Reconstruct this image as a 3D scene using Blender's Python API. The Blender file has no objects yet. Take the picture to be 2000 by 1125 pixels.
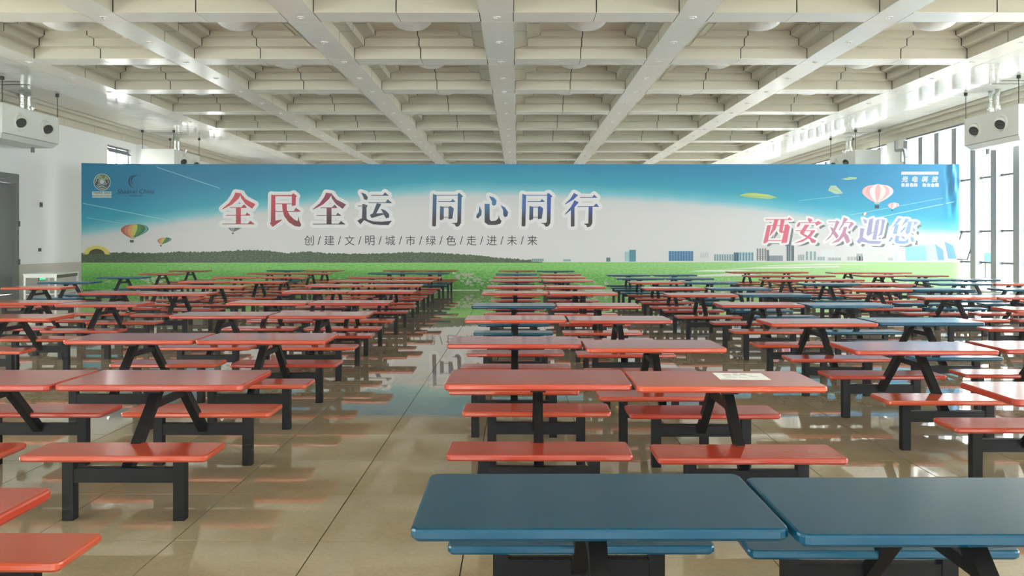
import bpy, bmesh, math, random
from math import radians as R, sin, cos, pi
random.seed(7)
scn = bpy.context.scene
col = scn.collection

# ------------------------------------------------------------------ camera, sky, daylight, exposure
EYE = 1.65
FPX = 1555.0                       # focal length in pixels of the 2000 px wide frame (28 mm on 36 mm)
VPX, VPY = 1012.0, 474.0           # where the hall's depth lines meet
cam = bpy.data.cameras.new('camera')
cam.sensor_width = 36.0
cam.lens = FPX * 36.0 / 2000.0
cam.shift_x = (1000.0 - VPX) / 2000.0
cam.shift_y = (VPY - 562.5) / 2000.0
cam.clip_end = 400
camo = bpy.data.objects.new('camera', cam)
camo.location = (0, 0, EYE)
camo.rotation_euler = (R(90), 0, 0)
col.objects.link(camo)
scn.camera = camo

world = bpy.data.worlds.new('overcast_sky')
scn.world = world
world.use_nodes = True
wb = world.node_tree.nodes['Background']
wb.inputs[0].default_value = (1.0, 0.985, 0.96, 1)
wb.inputs[1].default_value = 3.4

def portal(name, loc, rot, sx, sy):
    l = bpy.data.lights.new(name, 'AREA')
    l.shape = 'RECTANGLE'; l.size = sx; l.size_y = sy
    l.cycles.is_portal = True
    o = bpy.data.objects.new(name, l)
    o.location = loc; o.rotation_euler = rot
    col.objects.link(o)
XR, XL_, Y0, Y1 = 15.5, -16.2, -8.0, 49.7      # hall: window wall, door wall, near and far ends
portal('daylight_window_wall', (XR + 0.30, 20.8, 2.95), (0, R(90), 0), 5.8, 57)
portal('daylight_added_near_windows', (-0.35, Y0 - 0.3, 3.1), (R(90), 0, 0), 29, 4.6)  # portal for the assumed windows behind the camera
portal('daylight_added_door_wall_windows', (XL_ - 0.3, 6.6, 3.0), (0, R(-90), 0), 4.0, 25)  # portal for the added windows in the unseen near half of the wall
portal('daylight_far_windows', (XL_ - 0.3, 38.5, 3.3), (0, R(-90), 0), 4.6, 16)

scn.view_settings.view_transform = 'Standard'
scn.view_settings.look = 'None'
scn.view_settings.gamma = 1.0
scn.view_settings.use_curve_mapping = False
scn.view_settings.exposure = 1.95
scn.cycles.use_denoising = True
scn.cycles.adaptive_threshold = 0.02
scn.cycles.max_bounces = 8
scn.cycles.diffuse_bounces = 4
scn.cycles.glossy_bounces = 4
scn.cycles.transparent_max_bounces = 12
scn.cycles.caustics_reflective = True
scn.cycles.blur_glossy = 1.0
scn.cycles.caustics_refractive = False
scn.cycles.sample_clamp_indirect = 8.0

# ------------------------------------------------------------------ glyph outlines for the printed lettering (cut while the scene is empty)
GLYPH = {}
def glyph(body, shear):
    cu = bpy.data.curves.new('lettering', 'FONT'); cu.body = body; cu.align_x = 'CENTER'; cu.align_y = 'CENTER'
    cu.shear = shear; cu.size = 1.0; cu.resolution_u = 4
    tmp = bpy.data.objects.new('lettering', cu); col.objects.link(tmp)
    GLYPH[(body, shear)] = bpy.data.meshes.new_from_object(tmp.evaluated_get(bpy.context.evaluated_depsgraph_get()))
    bpy.data.objects.remove(tmp); bpy.data.curves.remove(cu)
for ch in '创建文明城市绿色走进未来/': glyph(ch, 0.0)
for ch in '优质保障助力全运': glyph(ch, 0)
for ch in '光电科技': glyph(ch, .2)
for b_ in ('中国陕西', '2021', 'SHAANXI CHINA', '中国 陕西 2021'): glyph(b_, 0.0)
glyph('Shaanxi China', .25)

# ------------------------------------------------------------------ materials
def srgb(r, g, b):
    def f(c):
        c /= 255.0
        return c / 12.92 if c <= 0.04045 else ((c + 0.055) / 1.055) ** 2.4
    return (f(r), f(g), f(b), 1.0)

def mat(name, base=(0.8, 0.8, 0.8, 1), rough=0.5, metal=0.0, spec=0.5):
    m = bpy.data.materials.new(name)
    m.use_nodes = True
    p = m.node_tree.nodes['Principled BSDF']
    p.inputs['Base Color'].default_value = base
    p.inputs['Roughness'].default_value = rough
    p.inputs['Metallic'].default_value = metal
    p.inputs['Specular IOR Level'].default_value = spec
    m.diffuse_color = base
    return m
def nodes(m):
    return m.node_tree.nodes, m.node_tree.links, m.node_tree.nodes['Principled BSDF']
def objcoord(m, scale=(1, 1, 1)):
    N, L, P = nodes(m)
    tc = N.new('ShaderNodeTexCoord'); mp = N.new('ShaderNodeMapping')
    mp.inputs['Scale'].default_value = scale
    L.new(tc.outputs['Object'], mp.inputs[0])
    return mp.outputs[0]
def noise(m, scale, detail=3, vec=None, rough=0.5):
    N, L, P = nodes(m)
    n = N.new('ShaderNodeTexNoise')
    n.inputs['Scale'].default_value = scale
    n.inputs['Detail'].default_value = detail
    n.inputs['Roughness'].default_value = rough
    if vec is not None: L.new(vec, n.inputs['Vector'])
    return n.outputs[0]
def ramp(m, fac, stops, interp='LINEAR'):
    N, L, P = nodes(m)
    r = N.new('ShaderNodeValToRGB')
    r.color_ramp.interpolation = interp
    e = r.color_ramp.elements
    while len(e) < len(stops): e.new(0.5)
    for i, (p, c) in enumerate(stops):
        e[i].position = p; e[i].color = c
    L.new(fac, r.inputs[0])
    return r.outputs[0]
def mixc(m, fac, a, b, mode='MIX'):
    N, L, P = nodes(m)
    x = N.new('ShaderNodeMix'); x.data_type = 'RGBA'; x.blend_type = mode
    if isinstance(fac, float): x.inputs[0].default_value = fac
    else: L.new(fac, x.inputs[0])
    for s, v in ((6, a), (7, b)):
        if isinstance(v, tuple): x.inputs[s].default_value = v
        else: L.new(v, x.inputs[s])
    return x.outputs[2]
def math_(m, op, a, b=None, clamp=False):
    N, L, P = nodes(m)
    x = N.new('ShaderNodeMath'); x.operation = op; x.use_clamp = clamp
    for s, v in ((0, a), (1, b)):
        if v is None: continue
        if isinstance(v, (int, float)): x.inputs[s].default_value = v
        else: L.new(v, x.inputs[s])
    return x.outputs[0]
def grey(v): return (v, v, v, 1)
def bump(m, h, strength, dist=0.01):
    N, L, P = nodes(m)
    b = N.new('ShaderNodeBump')
    b.inputs['Strength'].default_value = strength
    b.inputs['Distance'].default_value = dist
    L.new(h, b.inputs['Height']); L.new(b.outputs[0], P.inputs['Normal'])

def plastic(name, cols, rough, ior):
    m = mat(name, cols[0], rough)
    N, L, P = nodes(m)
    oi = N.new('ShaderNodeObjectInfo')
    c = ramp(m, oi.outputs['Random'], [(0.0, cols[0]), (0.55, cols[1]), (1.0, cols[2])])
    L.new(c, P.inputs['Base Color'])
    P.inputs['IOR'].default_value = ior
    return m
M_RED = plastic('red_fibreglass', [srgb(150, 48, 34), srgb(166, 61, 38), srgb(178, 74, 43)], 0.14, 1.55)
M_BLUE = plastic('blue_fibreglass', [srgb(0, 62, 86), srgb(0, 68, 92), srgb(1, 74, 98)], 0.18, 1.42)
M_BLACK = mat('black_painted_steel', srgb(5, 5, 6), 0.45, 0, 0.2)

M_CEIL = mat('cream_ceiling_sheet', srgb(207, 201, 184), 0.32)
bump(M_CEIL, noise(M_CEIL, 1.3, 2, objcoord(M_CEIL)), 0.10, 0.02)
M_SOFF = mat('glossy_soffit_sheet', srgb(241, 236, 227), 0.22)
bump(M_SOFF, noise(M_SOFF, 1.6, 2, objcoord(M_SOFF)), 0.12, 0.02)
M_STRIP = mat('glossy_side_ceiling_sheet', srgb(240, 241, 236), 0.08)
bump(M_STRIP, noise(M_STRIP, 1.7, 2, objcoord(M_STRIP)), 0.22, 0.02)
M_JOINT = mat('dark_joint_void', srgb(22, 20, 18), 0.9)
M_DOME = mat('frosted_white_dome', srgb(247, 247, 247), 0.35)
M_LAMP = mat('white_downlight_trim', srgb(240, 240, 238), 0.25)
M_LAMPIN = mat('chrome_downlight_reflector', srgb(225, 225, 225), 0.15, 1.0)
M_PAINT = mat('white_wall_paint', srgb(240, 242, 241), 0.6)
M_DADO = mat('grey_beige_dado_paint', srgb(196, 193, 183), 0.5)
M_DOOR = mat('grey_door_paint', srgb(116, 118, 117), 0.45)
M_ALU = mat('light_grey_mullion_paint', srgb(150, 154, 157), 0.5)
M_ALUD = mat('grey_transom_paint', srgb(122, 127, 130), 0.5)
M_FCU = mat('galvanised_white_casing', srgb(226, 227, 222), 0.35)
M_STEEL = mat('shiny_foil_pipe', srgb(215, 218, 214), 0.18, 0.9)
bump(M_STEEL, noise(M_STEEL, 22, 3, objcoord(M_STEEL)), 0.5, 0.02)
M_DARK = mat('dark_metal', srgb(48, 50, 48), 0.5)
M_PIPE = mat('grey_plastic_pipe', srgb(160, 163, 164), 0.45)
M_WHITE = mat('white_painted_metal', srgb(236, 238, 234), 0.4)
M_PAPER = mat('white_paper', srgb(236, 240, 236), 0.6)
M_INK = mat('dark_ink', srgb(38, 40, 44), 0.6)
M_OUT = mat('pale_paving_outside', srgb(214, 217, 216), 0.8)
M_SIGNB = mat('blue_sign_outside', srgb(28, 138, 192), 0.5)
M_GREEN = mat('green_exit_sign', srgb(20, 150, 80), 0.4)
nodes(M_GREEN)[2].inputs['Emission Color'].default_value = srgb(30, 220, 120)
nodes(M_GREEN)[2].inputs['Emission Strength'].default_value = 0.8

M_GLASS = bpy.data.materials.new('thin_window_glass')
M_GLASS.use_nodes = True
_n, _l = M_GLASS.node_tree.nodes, M_GLASS.node_tree.links
_n.clear()
_o = _n.new('ShaderNodeOutputMaterial'); _t = _n.new('ShaderNodeBsdfTransparent'); _g = _n.new('ShaderNodeBsdfGlossy')
_x = _n.new('ShaderNodeMixShader'); _f = _n.new('ShaderNodeLayerWeight'); _p = _n.new('ShaderNodeMath'); _p.operation = 'POWER'; _p.inputs[1].default_value = 5.0; _q = _n.new('ShaderNodeMath'); _q.operation = 'MULTIPLY_ADD'; _q.inputs[1].default_value = 0.85; _q.inputs[2].default_value = 0.04
_t.inputs[0].default_value = (0.93, 0.96, 0.96, 1); _g.inputs['Roughness'].default_value = 0.02
_l.new(_f.outputs['Facing'], _p.inputs[0]); _l.new(_p.outputs[0], _q.inputs[0]); _l.new(_q.outputs[0], _x.inputs[0]); _l.new(_t.outputs[0], _x.inputs[1]); _l.new(_g.outputs[0], _x.inputs[2]); _l.new(_x.outputs[0], _o.inputs[0])

M_TILE = mat('polished_beige_tile', srgb(176, 166, 148), 0.05)
N, L, P = nodes(M_TILE)
_geo = N.new('ShaderNodeNewGeometry'); _oi = N.new('ShaderNodeObjectInfo')
_c1 = ramp(M_TILE, noise(M_TILE, 1.4, 5, _geo.outputs['Position'], 0.6), [(0.3, srgb(150, 135, 106)), (0.7, srgb(168, 154, 126))])
_c2 = ramp(M_TILE, noise(M_TILE, 40, 3, _geo.outputs['Position']), [(0.35, grey(0.90)), (0.65, grey(1.0))])
L.new(mixc(M_TILE, 1.0, _c1, _c2, 'MULTIPLY'), P.inputs['Base Color'])
L.new(ramp(M_TILE, noise(M_TILE, 3.0, 4, _geo.outputs['Position']), [(0.3, grey(0.012)), (0.75, grey(0.035))]), P.inputs['Roughness'])
P.inputs['IOR'].default_value = 1.95
bump(M_TILE, noise(M_TILE, 2.1, 1, _geo.outputs['Position']), 0.025, 0.01)

# ------------------------------------------------------------------ mesh helpers
class MB:
    def __init__(s): s.v = []; s.f = []; s.mi = []
    def quad(s, a, b, c, d, mi=0):
        n = len(s.v); s.v += [a, b, c, d]; s.f.append((n, n + 1, n + 2, n + 3)); s.mi.append(mi)
    def poly(s, pts, mi=0):
        n = len(s.v); s.v += list(pts); s.f.append(tuple(range(n, n + len(pts)))); s.mi.append(mi)
    def box(s, x0, x1, y0, y1, z0, z1, mi=0):
        n = len(s.v)
        s.v += [(x0, y0, z0), (x1, y0, z0), (x1, y1, z0), (x0, y1, z0), (x0, y0, z1), (x1, y0, z1), (x1, y1, z1), (x0, y1, z1)]
        for f in ((0, 3, 2, 1), (4, 5, 6, 7), (0, 1, 5, 4), (1, 2, 6, 5), (2, 3, 7, 6), (3, 0, 4, 7)):
            s.f.append(tuple(n + i for i in f)); s.mi.append(mi)
    def bar(s, p, q, w, h, up=(0, 0, 1), mi=0):      # square bar from p to q
        from mathutils import Vector
        p, q = Vector(p), Vector(q); d = (q - p).normalized(); u = Vector(up)
        a = d.cross(u).normalized(); b = a.cross(d).normalized()
        n = len(s.v)
        for o in (p, q):
            for i, j in ((-1, -1), (1, -1), (1, 1), (-1, 1)):
                s.v.append(tuple(o + a * (i * w / 2) + b * (j * h / 2)))
        for f in ((3, 2, 1, 0), (4, 5, 6, 7), (0, 1, 5, 4), (1, 2, 6, 5), (2, 3, 7, 6), (3, 0, 4, 7)):
            s.f.append(tuple(n + i for i in f)); s.mi.append(mi)
    def rings(s, rings, cap0=True, cap1=True, mi=0):
        n0 = len(s.v); k = len(rings[0])
        for r in rings: s.v += list(r)
        for i in range(len(rings) - 1):
            for j in range(k):
                a = n0 + i * k + j; b = n0 + i * k + (j + 1) % k
                s.f.append((a, b, b + k, a + k)); s.mi.append(mi)
        if cap0: s.f.append(tuple(n0 + j for j in reversed(range(k)))); s.mi.append(mi)
        if cap1: s.f.append(tuple(n0 + (len(rings) - 1) * k + j for j in range(k))); s.mi.append(mi)
    def lathe(s, prof, axis='z', c=(0, 0, 0), seg=16, cap0=True, cap1=True, mi=0):
        rs = []
        for r, h in prof:
            ring = []
            for j in range(seg):
                a = 2 * pi * j / seg
                if axis == 'z': ring.append((c[0] + r * cos(a), c[1] + r * sin(a), c[2] + h))
                elif axis == 'x': ring.append((c[0] + h, c[1] + r * cos(a), c[2] + r * sin(a)))
                else: ring.append((c[0] + r * sin(a), c[1] + h, c[2] + r * cos(a)))
            rs.append(ring)
        s.rings(rs, cap0, cap1, mi)
    def mesh(s, name, mats):
        me = bpy.data.meshes.new(name)
        me.from_pydata(s.v, [], s.f)
        for m in (mats if isinstance(mats, (list, tuple)) else [mats]): me.materials.append(m)
        if any(s.mi): me.polygons.foreach_set('material_index', s.mi)
        me.update()
        return me
    def build(s, name, mats, parent=None, **kw):
        return link(name, s.mesh(name, mats), parent, **kw)
def link(name, me, parent=None, loc=(0, 0, 0), rot=(0, 0, 0), scale=None):
    o = bpy.data.objects.new(name, me)
    col.objects.link(o)
    o.location = loc; o.rotation_euler = rot
    if scale: o.scale = scale
    if parent: o.parent = parent
    return o
def smooth(me):
    me.polygons.foreach_set('use_smooth', [True] * len(me.polygons))
def empty(name, loc=(0, 0, 0), rz=0, parent=None):
    o = bpy.data.objects.new(name, None)
    o.empty_display_size = 0.2
    col.objects.link(o); o.location = loc; o.rotation_euler = (0, 0, rz)
    if parent: o.parent = parent
    return o
def tag(o, label, cat, group=None):
    o['label'] = label; o['category'] = cat
    if group: o['group'] = group
    return o
def struct(o, label=None):
    o['kind'] = 'structure'
    if label: o['label'] = label
    return o
ORD = ['first', 'second', 'third', 'fourth', 'fifth', 'sixth', 'seventh', 'eighth', 'ninth', 'tenth', 'eleventh', 'twelfth', 'thirteenth', 'fourteenth', 'fifteenth', 'sixteenth', 'seventeenth', 'eighteenth', 'nineteenth']

# ------------------------------------------------------------------ floor: polished tiles
TS = 0.81
fl = struct(empty('floor'), 'polished beige tiled floor')
b = MB(); b.box(XL_ - 0.2, XR + 0.2, Y0 - 0.2, Y1 + 0.2, -0.15, -0.008)
b.build('joint_bed', M_JOINT, fl)
tb = MB(); g = 0.0034
tb.box(g, TS - g, g, TS - g, -0.008, 0)
tile_me = tb.mesh('floor_tile', M_TILE)
tiles = []
i0 = int(math.floor((XL_ + 1.10) / TS)); i1 = int(math.ceil((XR + 1.10) / TS))
j0 = int(math.floor((Y0 - 4.416) / TS)); j1 = int(math.ceil((Y1 - 4.416) / TS))
rest = MB()
for i in range(i0, i1):
    for j in range(j0, j1):
        x = -1.10 + i * TS; y = 4.416 + j * TS
        yc = y + TS / 2; area = 0
        if yc > 2.6:
            px = VPX + FPX * (x + TS / 2) / yc
            if -60 < px < 2060: area = 1 / yc ** 3
        tiles.append((area, x, y))
tiles.sort(reverse=True)
for k, (a, x, y) in enumerate(tiles):
    if k < 300:
        link('floor_tile', tile_me, fl, (x, y, random.uniform(-0.0006, 0.0)))
    else:
        x0, x1 = max(x + g, XL_ - 0.1), min(x + TS - g, XR + 0.1)
        rest.box(x0, x1, max(y + g, Y0 - 0.1), min(y + TS - g, Y1 + 0.1), -0.008, random.uniform(-0.0006, 0.0))
o = rest.build('floor_tile_field', M_TILE, fl); o['kind'] = 'stuff'

# ------------------------------------------------------------------ coffered ceiling
HC = 4.70; ZB = EYE + HC                 # underside of the beams
S = 4.092; BW = 0.70
BX = [-0.4475 + S * k for k in range(-3, 4)]
BY = lambda k: 16.61 + S * k
ceil = struct(empty('ceiling'), 'cream coffered metal ceiling')
b = MB(); b.box(XL_ - 0.3, XR + 0.3, Y0 - 0.3, Y1 + 0.3, 7.25, 7.4); b.build('roof_slab', M_PAINT, ceil)
A = S / 2 - BW / 2
ZT = [0.0, 0.257, 0.437, 0.552]; LG = 0.32
def half_panel(sgn):
    m = MB(); gg = 0.012; gc = 0.014
    def q(pts, flip):
        m.poly(pts if not flip else pts[::-1])
    fl_ = sgn < 0
    for t in range(3):
        d = A - t * LG
        xa, xb = sgn * gg, sgn * (d - gc)
        lip = 0.0 if t == 0 else -0.012
        q([(xa, d, ZT[t] + lip), (xb, d, ZT[t] + lip), (xb, d, ZT[t + 1]), (xa, d, ZT[t + 1])], fl_)
        if t < 2:
            d2 = d - LG; xc = sgn * (d2 - gc)
            q([(xa, d2, ZT[t + 1]), (xc, d2, ZT[t + 1]), (xb, d, ZT[t + 1]), (xa, d, ZT[t + 1])], fl_)
            q([(xa, d2 + 0.02, ZT[t + 1]), (xc, d2 + 0.02, ZT[t + 1]), (xc, d2 + 0.02, ZT[t + 1] - 0.012), (xa, d2 + 0.02, ZT[t + 1] - 0.012)], fl_)
            q([(xa, d2, ZT[t + 1] - 0.012), (xc, d2, ZT[t + 1] - 0.012), (xc, d2 + 0.02, ZT[t + 1] - 0.012), (xa, d2 + 0.02, ZT[t + 1] - 0.012)], fl_)
    me = m.mesh('coffer_panel', M_CEIL)
    return me
HP = [half_panel(1), half_panel(-1)]
def shell(name, off, mt, rows_mat=None):
    m = MB()
    for r in range(4):
        c, s_ = cos(r * pi / 2), sin(r * pi / 2)
        rot = lambda p: (p[0] * c - p[1] * s_, p[0] * s_ + p[1] * c, p[2])
        for t in range(3):
            d = A - t * LG + off; z0 = ZT[t] + (off if t else 0.004); z1 = ZT[t + 1] + off
            m.quad(*[rot(p) for p in ((-d, d, z0), (d, d, z0), (d, d, z1), (-d, d, z1))])
            if t < 2:
                e = d - LG
                m.quad(*[rot(p) for p in ((-e, e, z1), (e, e, z1), (d, d, z1), (-d, d, z1))])
    return m.mesh(name, mt)
BACK = shell('coffer_backing', 0.03, M_JOINT)
PLAIN = shell('coffer_lining', 0.0, M_CEIL)
m = MB(); d = A - 2 * LG + 0.02; m.box(-d, d, -d, d, ZT[3], ZT[3] + 0.02)
TOPP = m.mesh('coffer_lid', M_CEIL)
m = MB()
m.lathe([(0.50, 0.0), (0.50, -0.03), (0.47, -0.035)], seg=28, cap1=False)
RIM = m.mesh('lamp_rim', M_LAMP)
m = MB(); m.lathe([(0.47 * cos(a), -0.03 - 0.24 * sin(a)) for a in [R(x) for x in (0, 15, 30, 45, 60, 75, 87)]], seg=28)
DOMEM = m.mesh('lamp_dome', M_DOME); smooth(DOMEM)
for k in range(-3, 8):
    for c in range(6):
        cx = (BX[c] + BX[c + 1]) / 2; cy = (BY(k) + BY(k + 1)) / 2
        cf = empty('coffer', (cx, cy, ZB), 0, ceil)
        link('coffer_lid', TOPP, cf)
        if -1 <= k <= 4:
            link('coffer_backing', BACK, cf)
            for r in range(4):
                for h in (0, 1): link('coffer_panel', HP[h], cf, rot=(0, 0, r * pi / 2))
        else:
            link('coffer_lining', PLAIN, cf)
        if -1 <= k <= 3:
            lp = empty('dome_ceiling_lamp', (cx, cy, ZB + ZT[3]))
            link('lamp_rim', RIM, lp); link('lamp_dome', DOMEM, lp)
            tag(lp, 'white dome lamp in the %s coffer row from the camera, %s coffer from window wall' % (ORD[k + 1], ORD[5 - c]), 'ceiling lamp', 'dome lamps in the ceiling coffers')
# beams: dark carcass and sheet soffits
m = MB()
for x in BX: m.box(x - BW / 2 + 0.02, x + BW / 2 - 0.02, BY(-3), BY(8), ZB + 0.012, ZB + 0.24)
for k in range(-3, 9): m.box(BX[0], BX[6], BY(k) - BW / 2 + 0.02, BY(k) + BW / 2 - 0.02, ZB + 0.012, ZB + 0.239)
m.build('beam_carcass', M_JOINT, ceil)
gj = 0.006
h = BW / 2
m = MB(); m.box(-h + .012, h - .012, -h + .012, h - .012, 0, 0.01); NODE = m.mesh('soffit_panel', M_SOFF)
ln = (S - BW) / 2
m = MB(); m.box(-h, h, -ln / 2 + gj / 2, ln / 2 - gj / 2, 0, 0.01); LONG = m.mesh('soffit_panel', M_SOFF)
m = MB(); m.box(-ln / 2 + gj, ln / 2 - gj, -h, h, 0, 0.01); CROSS = m.mesh('soffit_panel', M_SOFF)
for k in range(-1, 8):
    for i, x in enumerate(BX):
        link('soffit_panel', NODE, ceil, (x, BY(k), ZB))
        for q in (0.25, 0.75):
            link('soffit_panel', LONG, ceil, (x, BY(k) + h + ln * 2 * q, ZB), (0, R(random.uniform(-.15, .15)), 0))
    for i in range(6):
        for q in (0.25, 0.75):
            link('soffit_panel', CROSS, ceil, (BX[i] + h + ln * 2 * q, BY(k), ZB), (R(random.uniform(-.15, .15)), 0, 0))
m = MB()
for x in BX: m.box(x - h, x + h, BY(-3) - h, BY(-1) - h - 0.01, ZB, ZB + 0.01)
for k in (-3, -2):
    for i in range(6): m.box(BX[i] + h + gj, BX[i + 1] - h - gj, BY(k) - h, BY(k) + h, ZB, ZB + 0.01)
for i in range(6): m.box(BX[i] + h + gj, BX[i + 1] - h - gj, BY(8) - h, BY(8) + h, ZB, ZB + 0.01)
m.box(XL_, XR, Y0, BY(-3) - h - 0.01, ZB, ZB + 0.01)
m.build('near_soffit_sheet', M_SOFF, ceil)
# glossy side strips
def strip(xa, xb):
    n = 2; w = (xb - xa) / n; PL = S / 6
    mm = MB(); mm.box(-w / 2 + 0.005, w / 2 - 0.005, -PL / 2 + 0.005, PL / 2 - 0.005, 0, 0.01)
    me = mm.mesh('side_panel', M_STRIP)
    y = 12.0
    while y < Y1:
        for c in range(n):
            link('side_panel', me, ceil, (xa + w * (c + .5), y + PL / 2, ZB + random.uniform(0, .001)), (R(random.uniform(-.2, .2)), R(random.uniform(-.12, .12)), 0))
        y += PL
    mm = MB(); mm.box(xa, xb, 4.0, 12.0, ZB, ZB + 0.01); mm.build('near_side_sheet', M_STRIP, ceil)
    mm = MB(); mm.box(xa, xb, 4.0, Y1, ZB + 0.02, ZB + 0.03); mm.build('side_backing', M_JOINT, ceil)
strip(XL_ + 0.42, BX[0] - h - 0.006)
strip(BX[6] + h + 0.006, XR - 0.42)
# stepped cornices along both walls
def cornice(name, xw, s):
    root = struct(empty(name))
    tiers = [(0.02, -0.53, -0.27, 0.0), (0.22, -0.27, -0.10, 0.7), (0.40, -0.10, 0.0, 1.3)]
    PL = 2.046
    for t, (off, za, zb, ph) in enumerate(tiers):
        mm = MB()
        xa = xw + s * off
        xo = xw + s * (tiers[t - 1][0] if t else -0.1)
        lo, hi = sorted((xa, xo))
        mm.box(lo - xa, hi - xa, 0.007, PL - 0.007, za, zb)
        mm.box(min(0, s * 0.012), max(0, s * 0.012), 0.007, PL - 0.007, zb - 0.02 if t == 2 else zb - 0.025, zb - 0.004)
        me = mm.mesh('cornice_panel', M_CEIL)
        y = 12.0 - ph
        while y < Y1 - 1:
            link('cornice_panel', me, root, (xa, y, ZB)); y += PL
        mm = MB(); mm.box(min(xa - s * .006, xo), max(xa - s * .006, xo), 11.0, Y1, ZB + za + .006, ZB + zb + 0.004); mm.build('cornice_backing', M_JOINT, root)
        mm = MB(); mm.box(lo, hi, Y0, 10.6, ZB + za, ZB + zb); mm.build('near_cornice_sheet', M_CEIL, root)
cornice('trim_1', XL_, 1)
cornice('trim_2', XR, -1)
# recessed downlights under the long beams
m = MB(); m.lathe([(0.085, 0.0), (0.085, -0.012), (0.062, -0.014), (0.055, -0.004)], seg=14, cap0=False, cap1=False); DL1 = m.mesh('downlight_ring', M_LAMP)
m = MB(); m.lathe([(0.056, -0.003), (0.03, -0.001)], seg=12, cap0=False); DL2 = m.mesh('downlight_lens', M_LAMPIN)
m = MB(); m.lathe([(0.012, -0.006), (0.030, -0.02), (0.012, -0.034)], seg=10); DL3 = m.mesh('bulb', M_DOME)
for i, x in enumerate(BX):
    for k in range(0, 8):
        for q in (0, 1):
            y = BY(k) + q * S / 2
            if y > Y1 - 1: continue
            dl = empty('downlight', (x, y, ZB))
            link('downlight_ring', DL1, dl); link('downlight_lens', DL2, dl); link('bulb', DL3, dl)
            tag(dl, 'small round downlight, %s from the camera along the %s beam from the window wall' % (ORD[k * 2 + q], ORD[6 - i]), 'downlight', 'downlights under the ceiling beams')

# ------------------------------------------------------------------ walls
m = MB()
T = 0.35; ZTOP = 7.25
wins = [(31.4, 33.3), (35.0, 36.9), (38.4, 40.3), (41.8, 43.7)]
DY0, DY1, DZ = 22.9, 25.75, 3.86
added_wins = [(-5.5 + 4.3 * i, -5.5 + 4.3 * i + 2.8) for i in range(6)]  # assumed windows out of view, added for more light from the door side
ys = Y0 - T
for (a, b_, z0, z1) in [(a, b_, 1.0, 5.0) for a, b_ in added_wins] + [(DY0, DY1, 0.0, DZ)] + [(a, b_, 1.0, 5.53) for a, b_ in wins]:
    m.box(XL_ - T, XL_, ys, a, 0, ZTOP)
    if z0 > 0: m.box(XL_ - T, XL_, a, b_, 0, z0)
    m.box(XL_ - T, XL_, a, b_, z1, ZTOP)
    ys = b_
m.box(XL_ - T, XL_, ys, Y1 + T, 0, ZTOP)
for y in (34.0, 37.6): m.box(XL_, XL_ + 0.25, y - .25, y + .25, 0, ZB - 0.54)
wl = struct(m.build('wall_left', M_PAINT), 'white painted wall with a grey door and grey beige dado')
m = MB()
for a, b_ in ((Y0, DY0), (DY1, 30.9), (30.9, Y1)): m.box(XL_ - 0.01, XL_ + 0.012, a, b_, 0, 0.945)
m.build('dado', M_DADO, wl)
m = MB(); m.box(XL_, XR, Y1, Y1 + T, 0, ZTOP); struct(m.build('wall_far', M_PAINT))
m = MB()
m.box(XL_, XR, Y0 - T, Y0, 0, 0.9); m.box(XL_, XR, Y0 - T, Y0, 5.3, ZTOP)
x = XL_
nb = 10; bw = (XR - XL_) / nb
for i in range(nb + 1):
    xa = max(XL_, XL_ + i * bw - 0.4); xb = min(XR, XL_ + i * bw + 0.4); m.box(xa, xb, Y0 - T, Y0, 0.9, 5.3)
struct(m.build('wall_near', M_PAINT))
w = struct(empty('window_7'))  # unseen glazing behind the camera, assumed and added for frontal light
for i in range(nb):
    m = MB(); m.box(XL_ + i * bw + .4, XL_ + (i + 1) * bw - .4, Y0 - .2, Y0 - .19, 0.9, 5.3); m.build('pane', M_GLASS, w)
w = struct(empty('window_6'))  # panes of the added out-of-view door wall windows
for a, b_ in added_wins:
    m = MB(); m.box(XL_ - .13, XL_ - .12, a, b_, 1.0, 5.0); m.build('pane', M_GLASS, w)
    m = MB(); m.box(XL_ - .16, XL_ - .1, (a + b_) / 2 - .03, (a + b_) / 2 + .03, 1.0, 5.0); m.build('mullion', M_ALUD, w)
# windows high in the door wall behind the banner
for n_, (a, b_) in enumerate(wins):
    w = struct(empty('window_%d' % (n_ + 1), (XL_, (a + b_) / 2, 0)))
    hw = (b_ - a) / 2
    m = MB()
    for y in (-hw + .03, 0, hw - .03): m.box(-.16, -.10, y - .03, y + .03, 1.0, 5.53)
    for z in (1.03, 3.6, 5.50): m.box(-.159, -.101, -hw, hw, z - .03, z + .03)
    m.build('window_frame', M_ALUD, w)
    for s_ in (-1, 1):
        lo, hi = sorted((s_ * .03, s_ * (hw - .06)))
        m = MB(); m.box(-.135, -.125, lo, hi, 1.06, 3.57); m.build('pane', M_GLASS, w)
        m = MB(); m.bar((-.13, (lo + hi) / 2, 5.44), (.05, (lo + hi) / 2, 5.26), hi - lo, .03, (1, 0, 0)); m.build('tilted_top_sash', M_ALUD, w)
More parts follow.
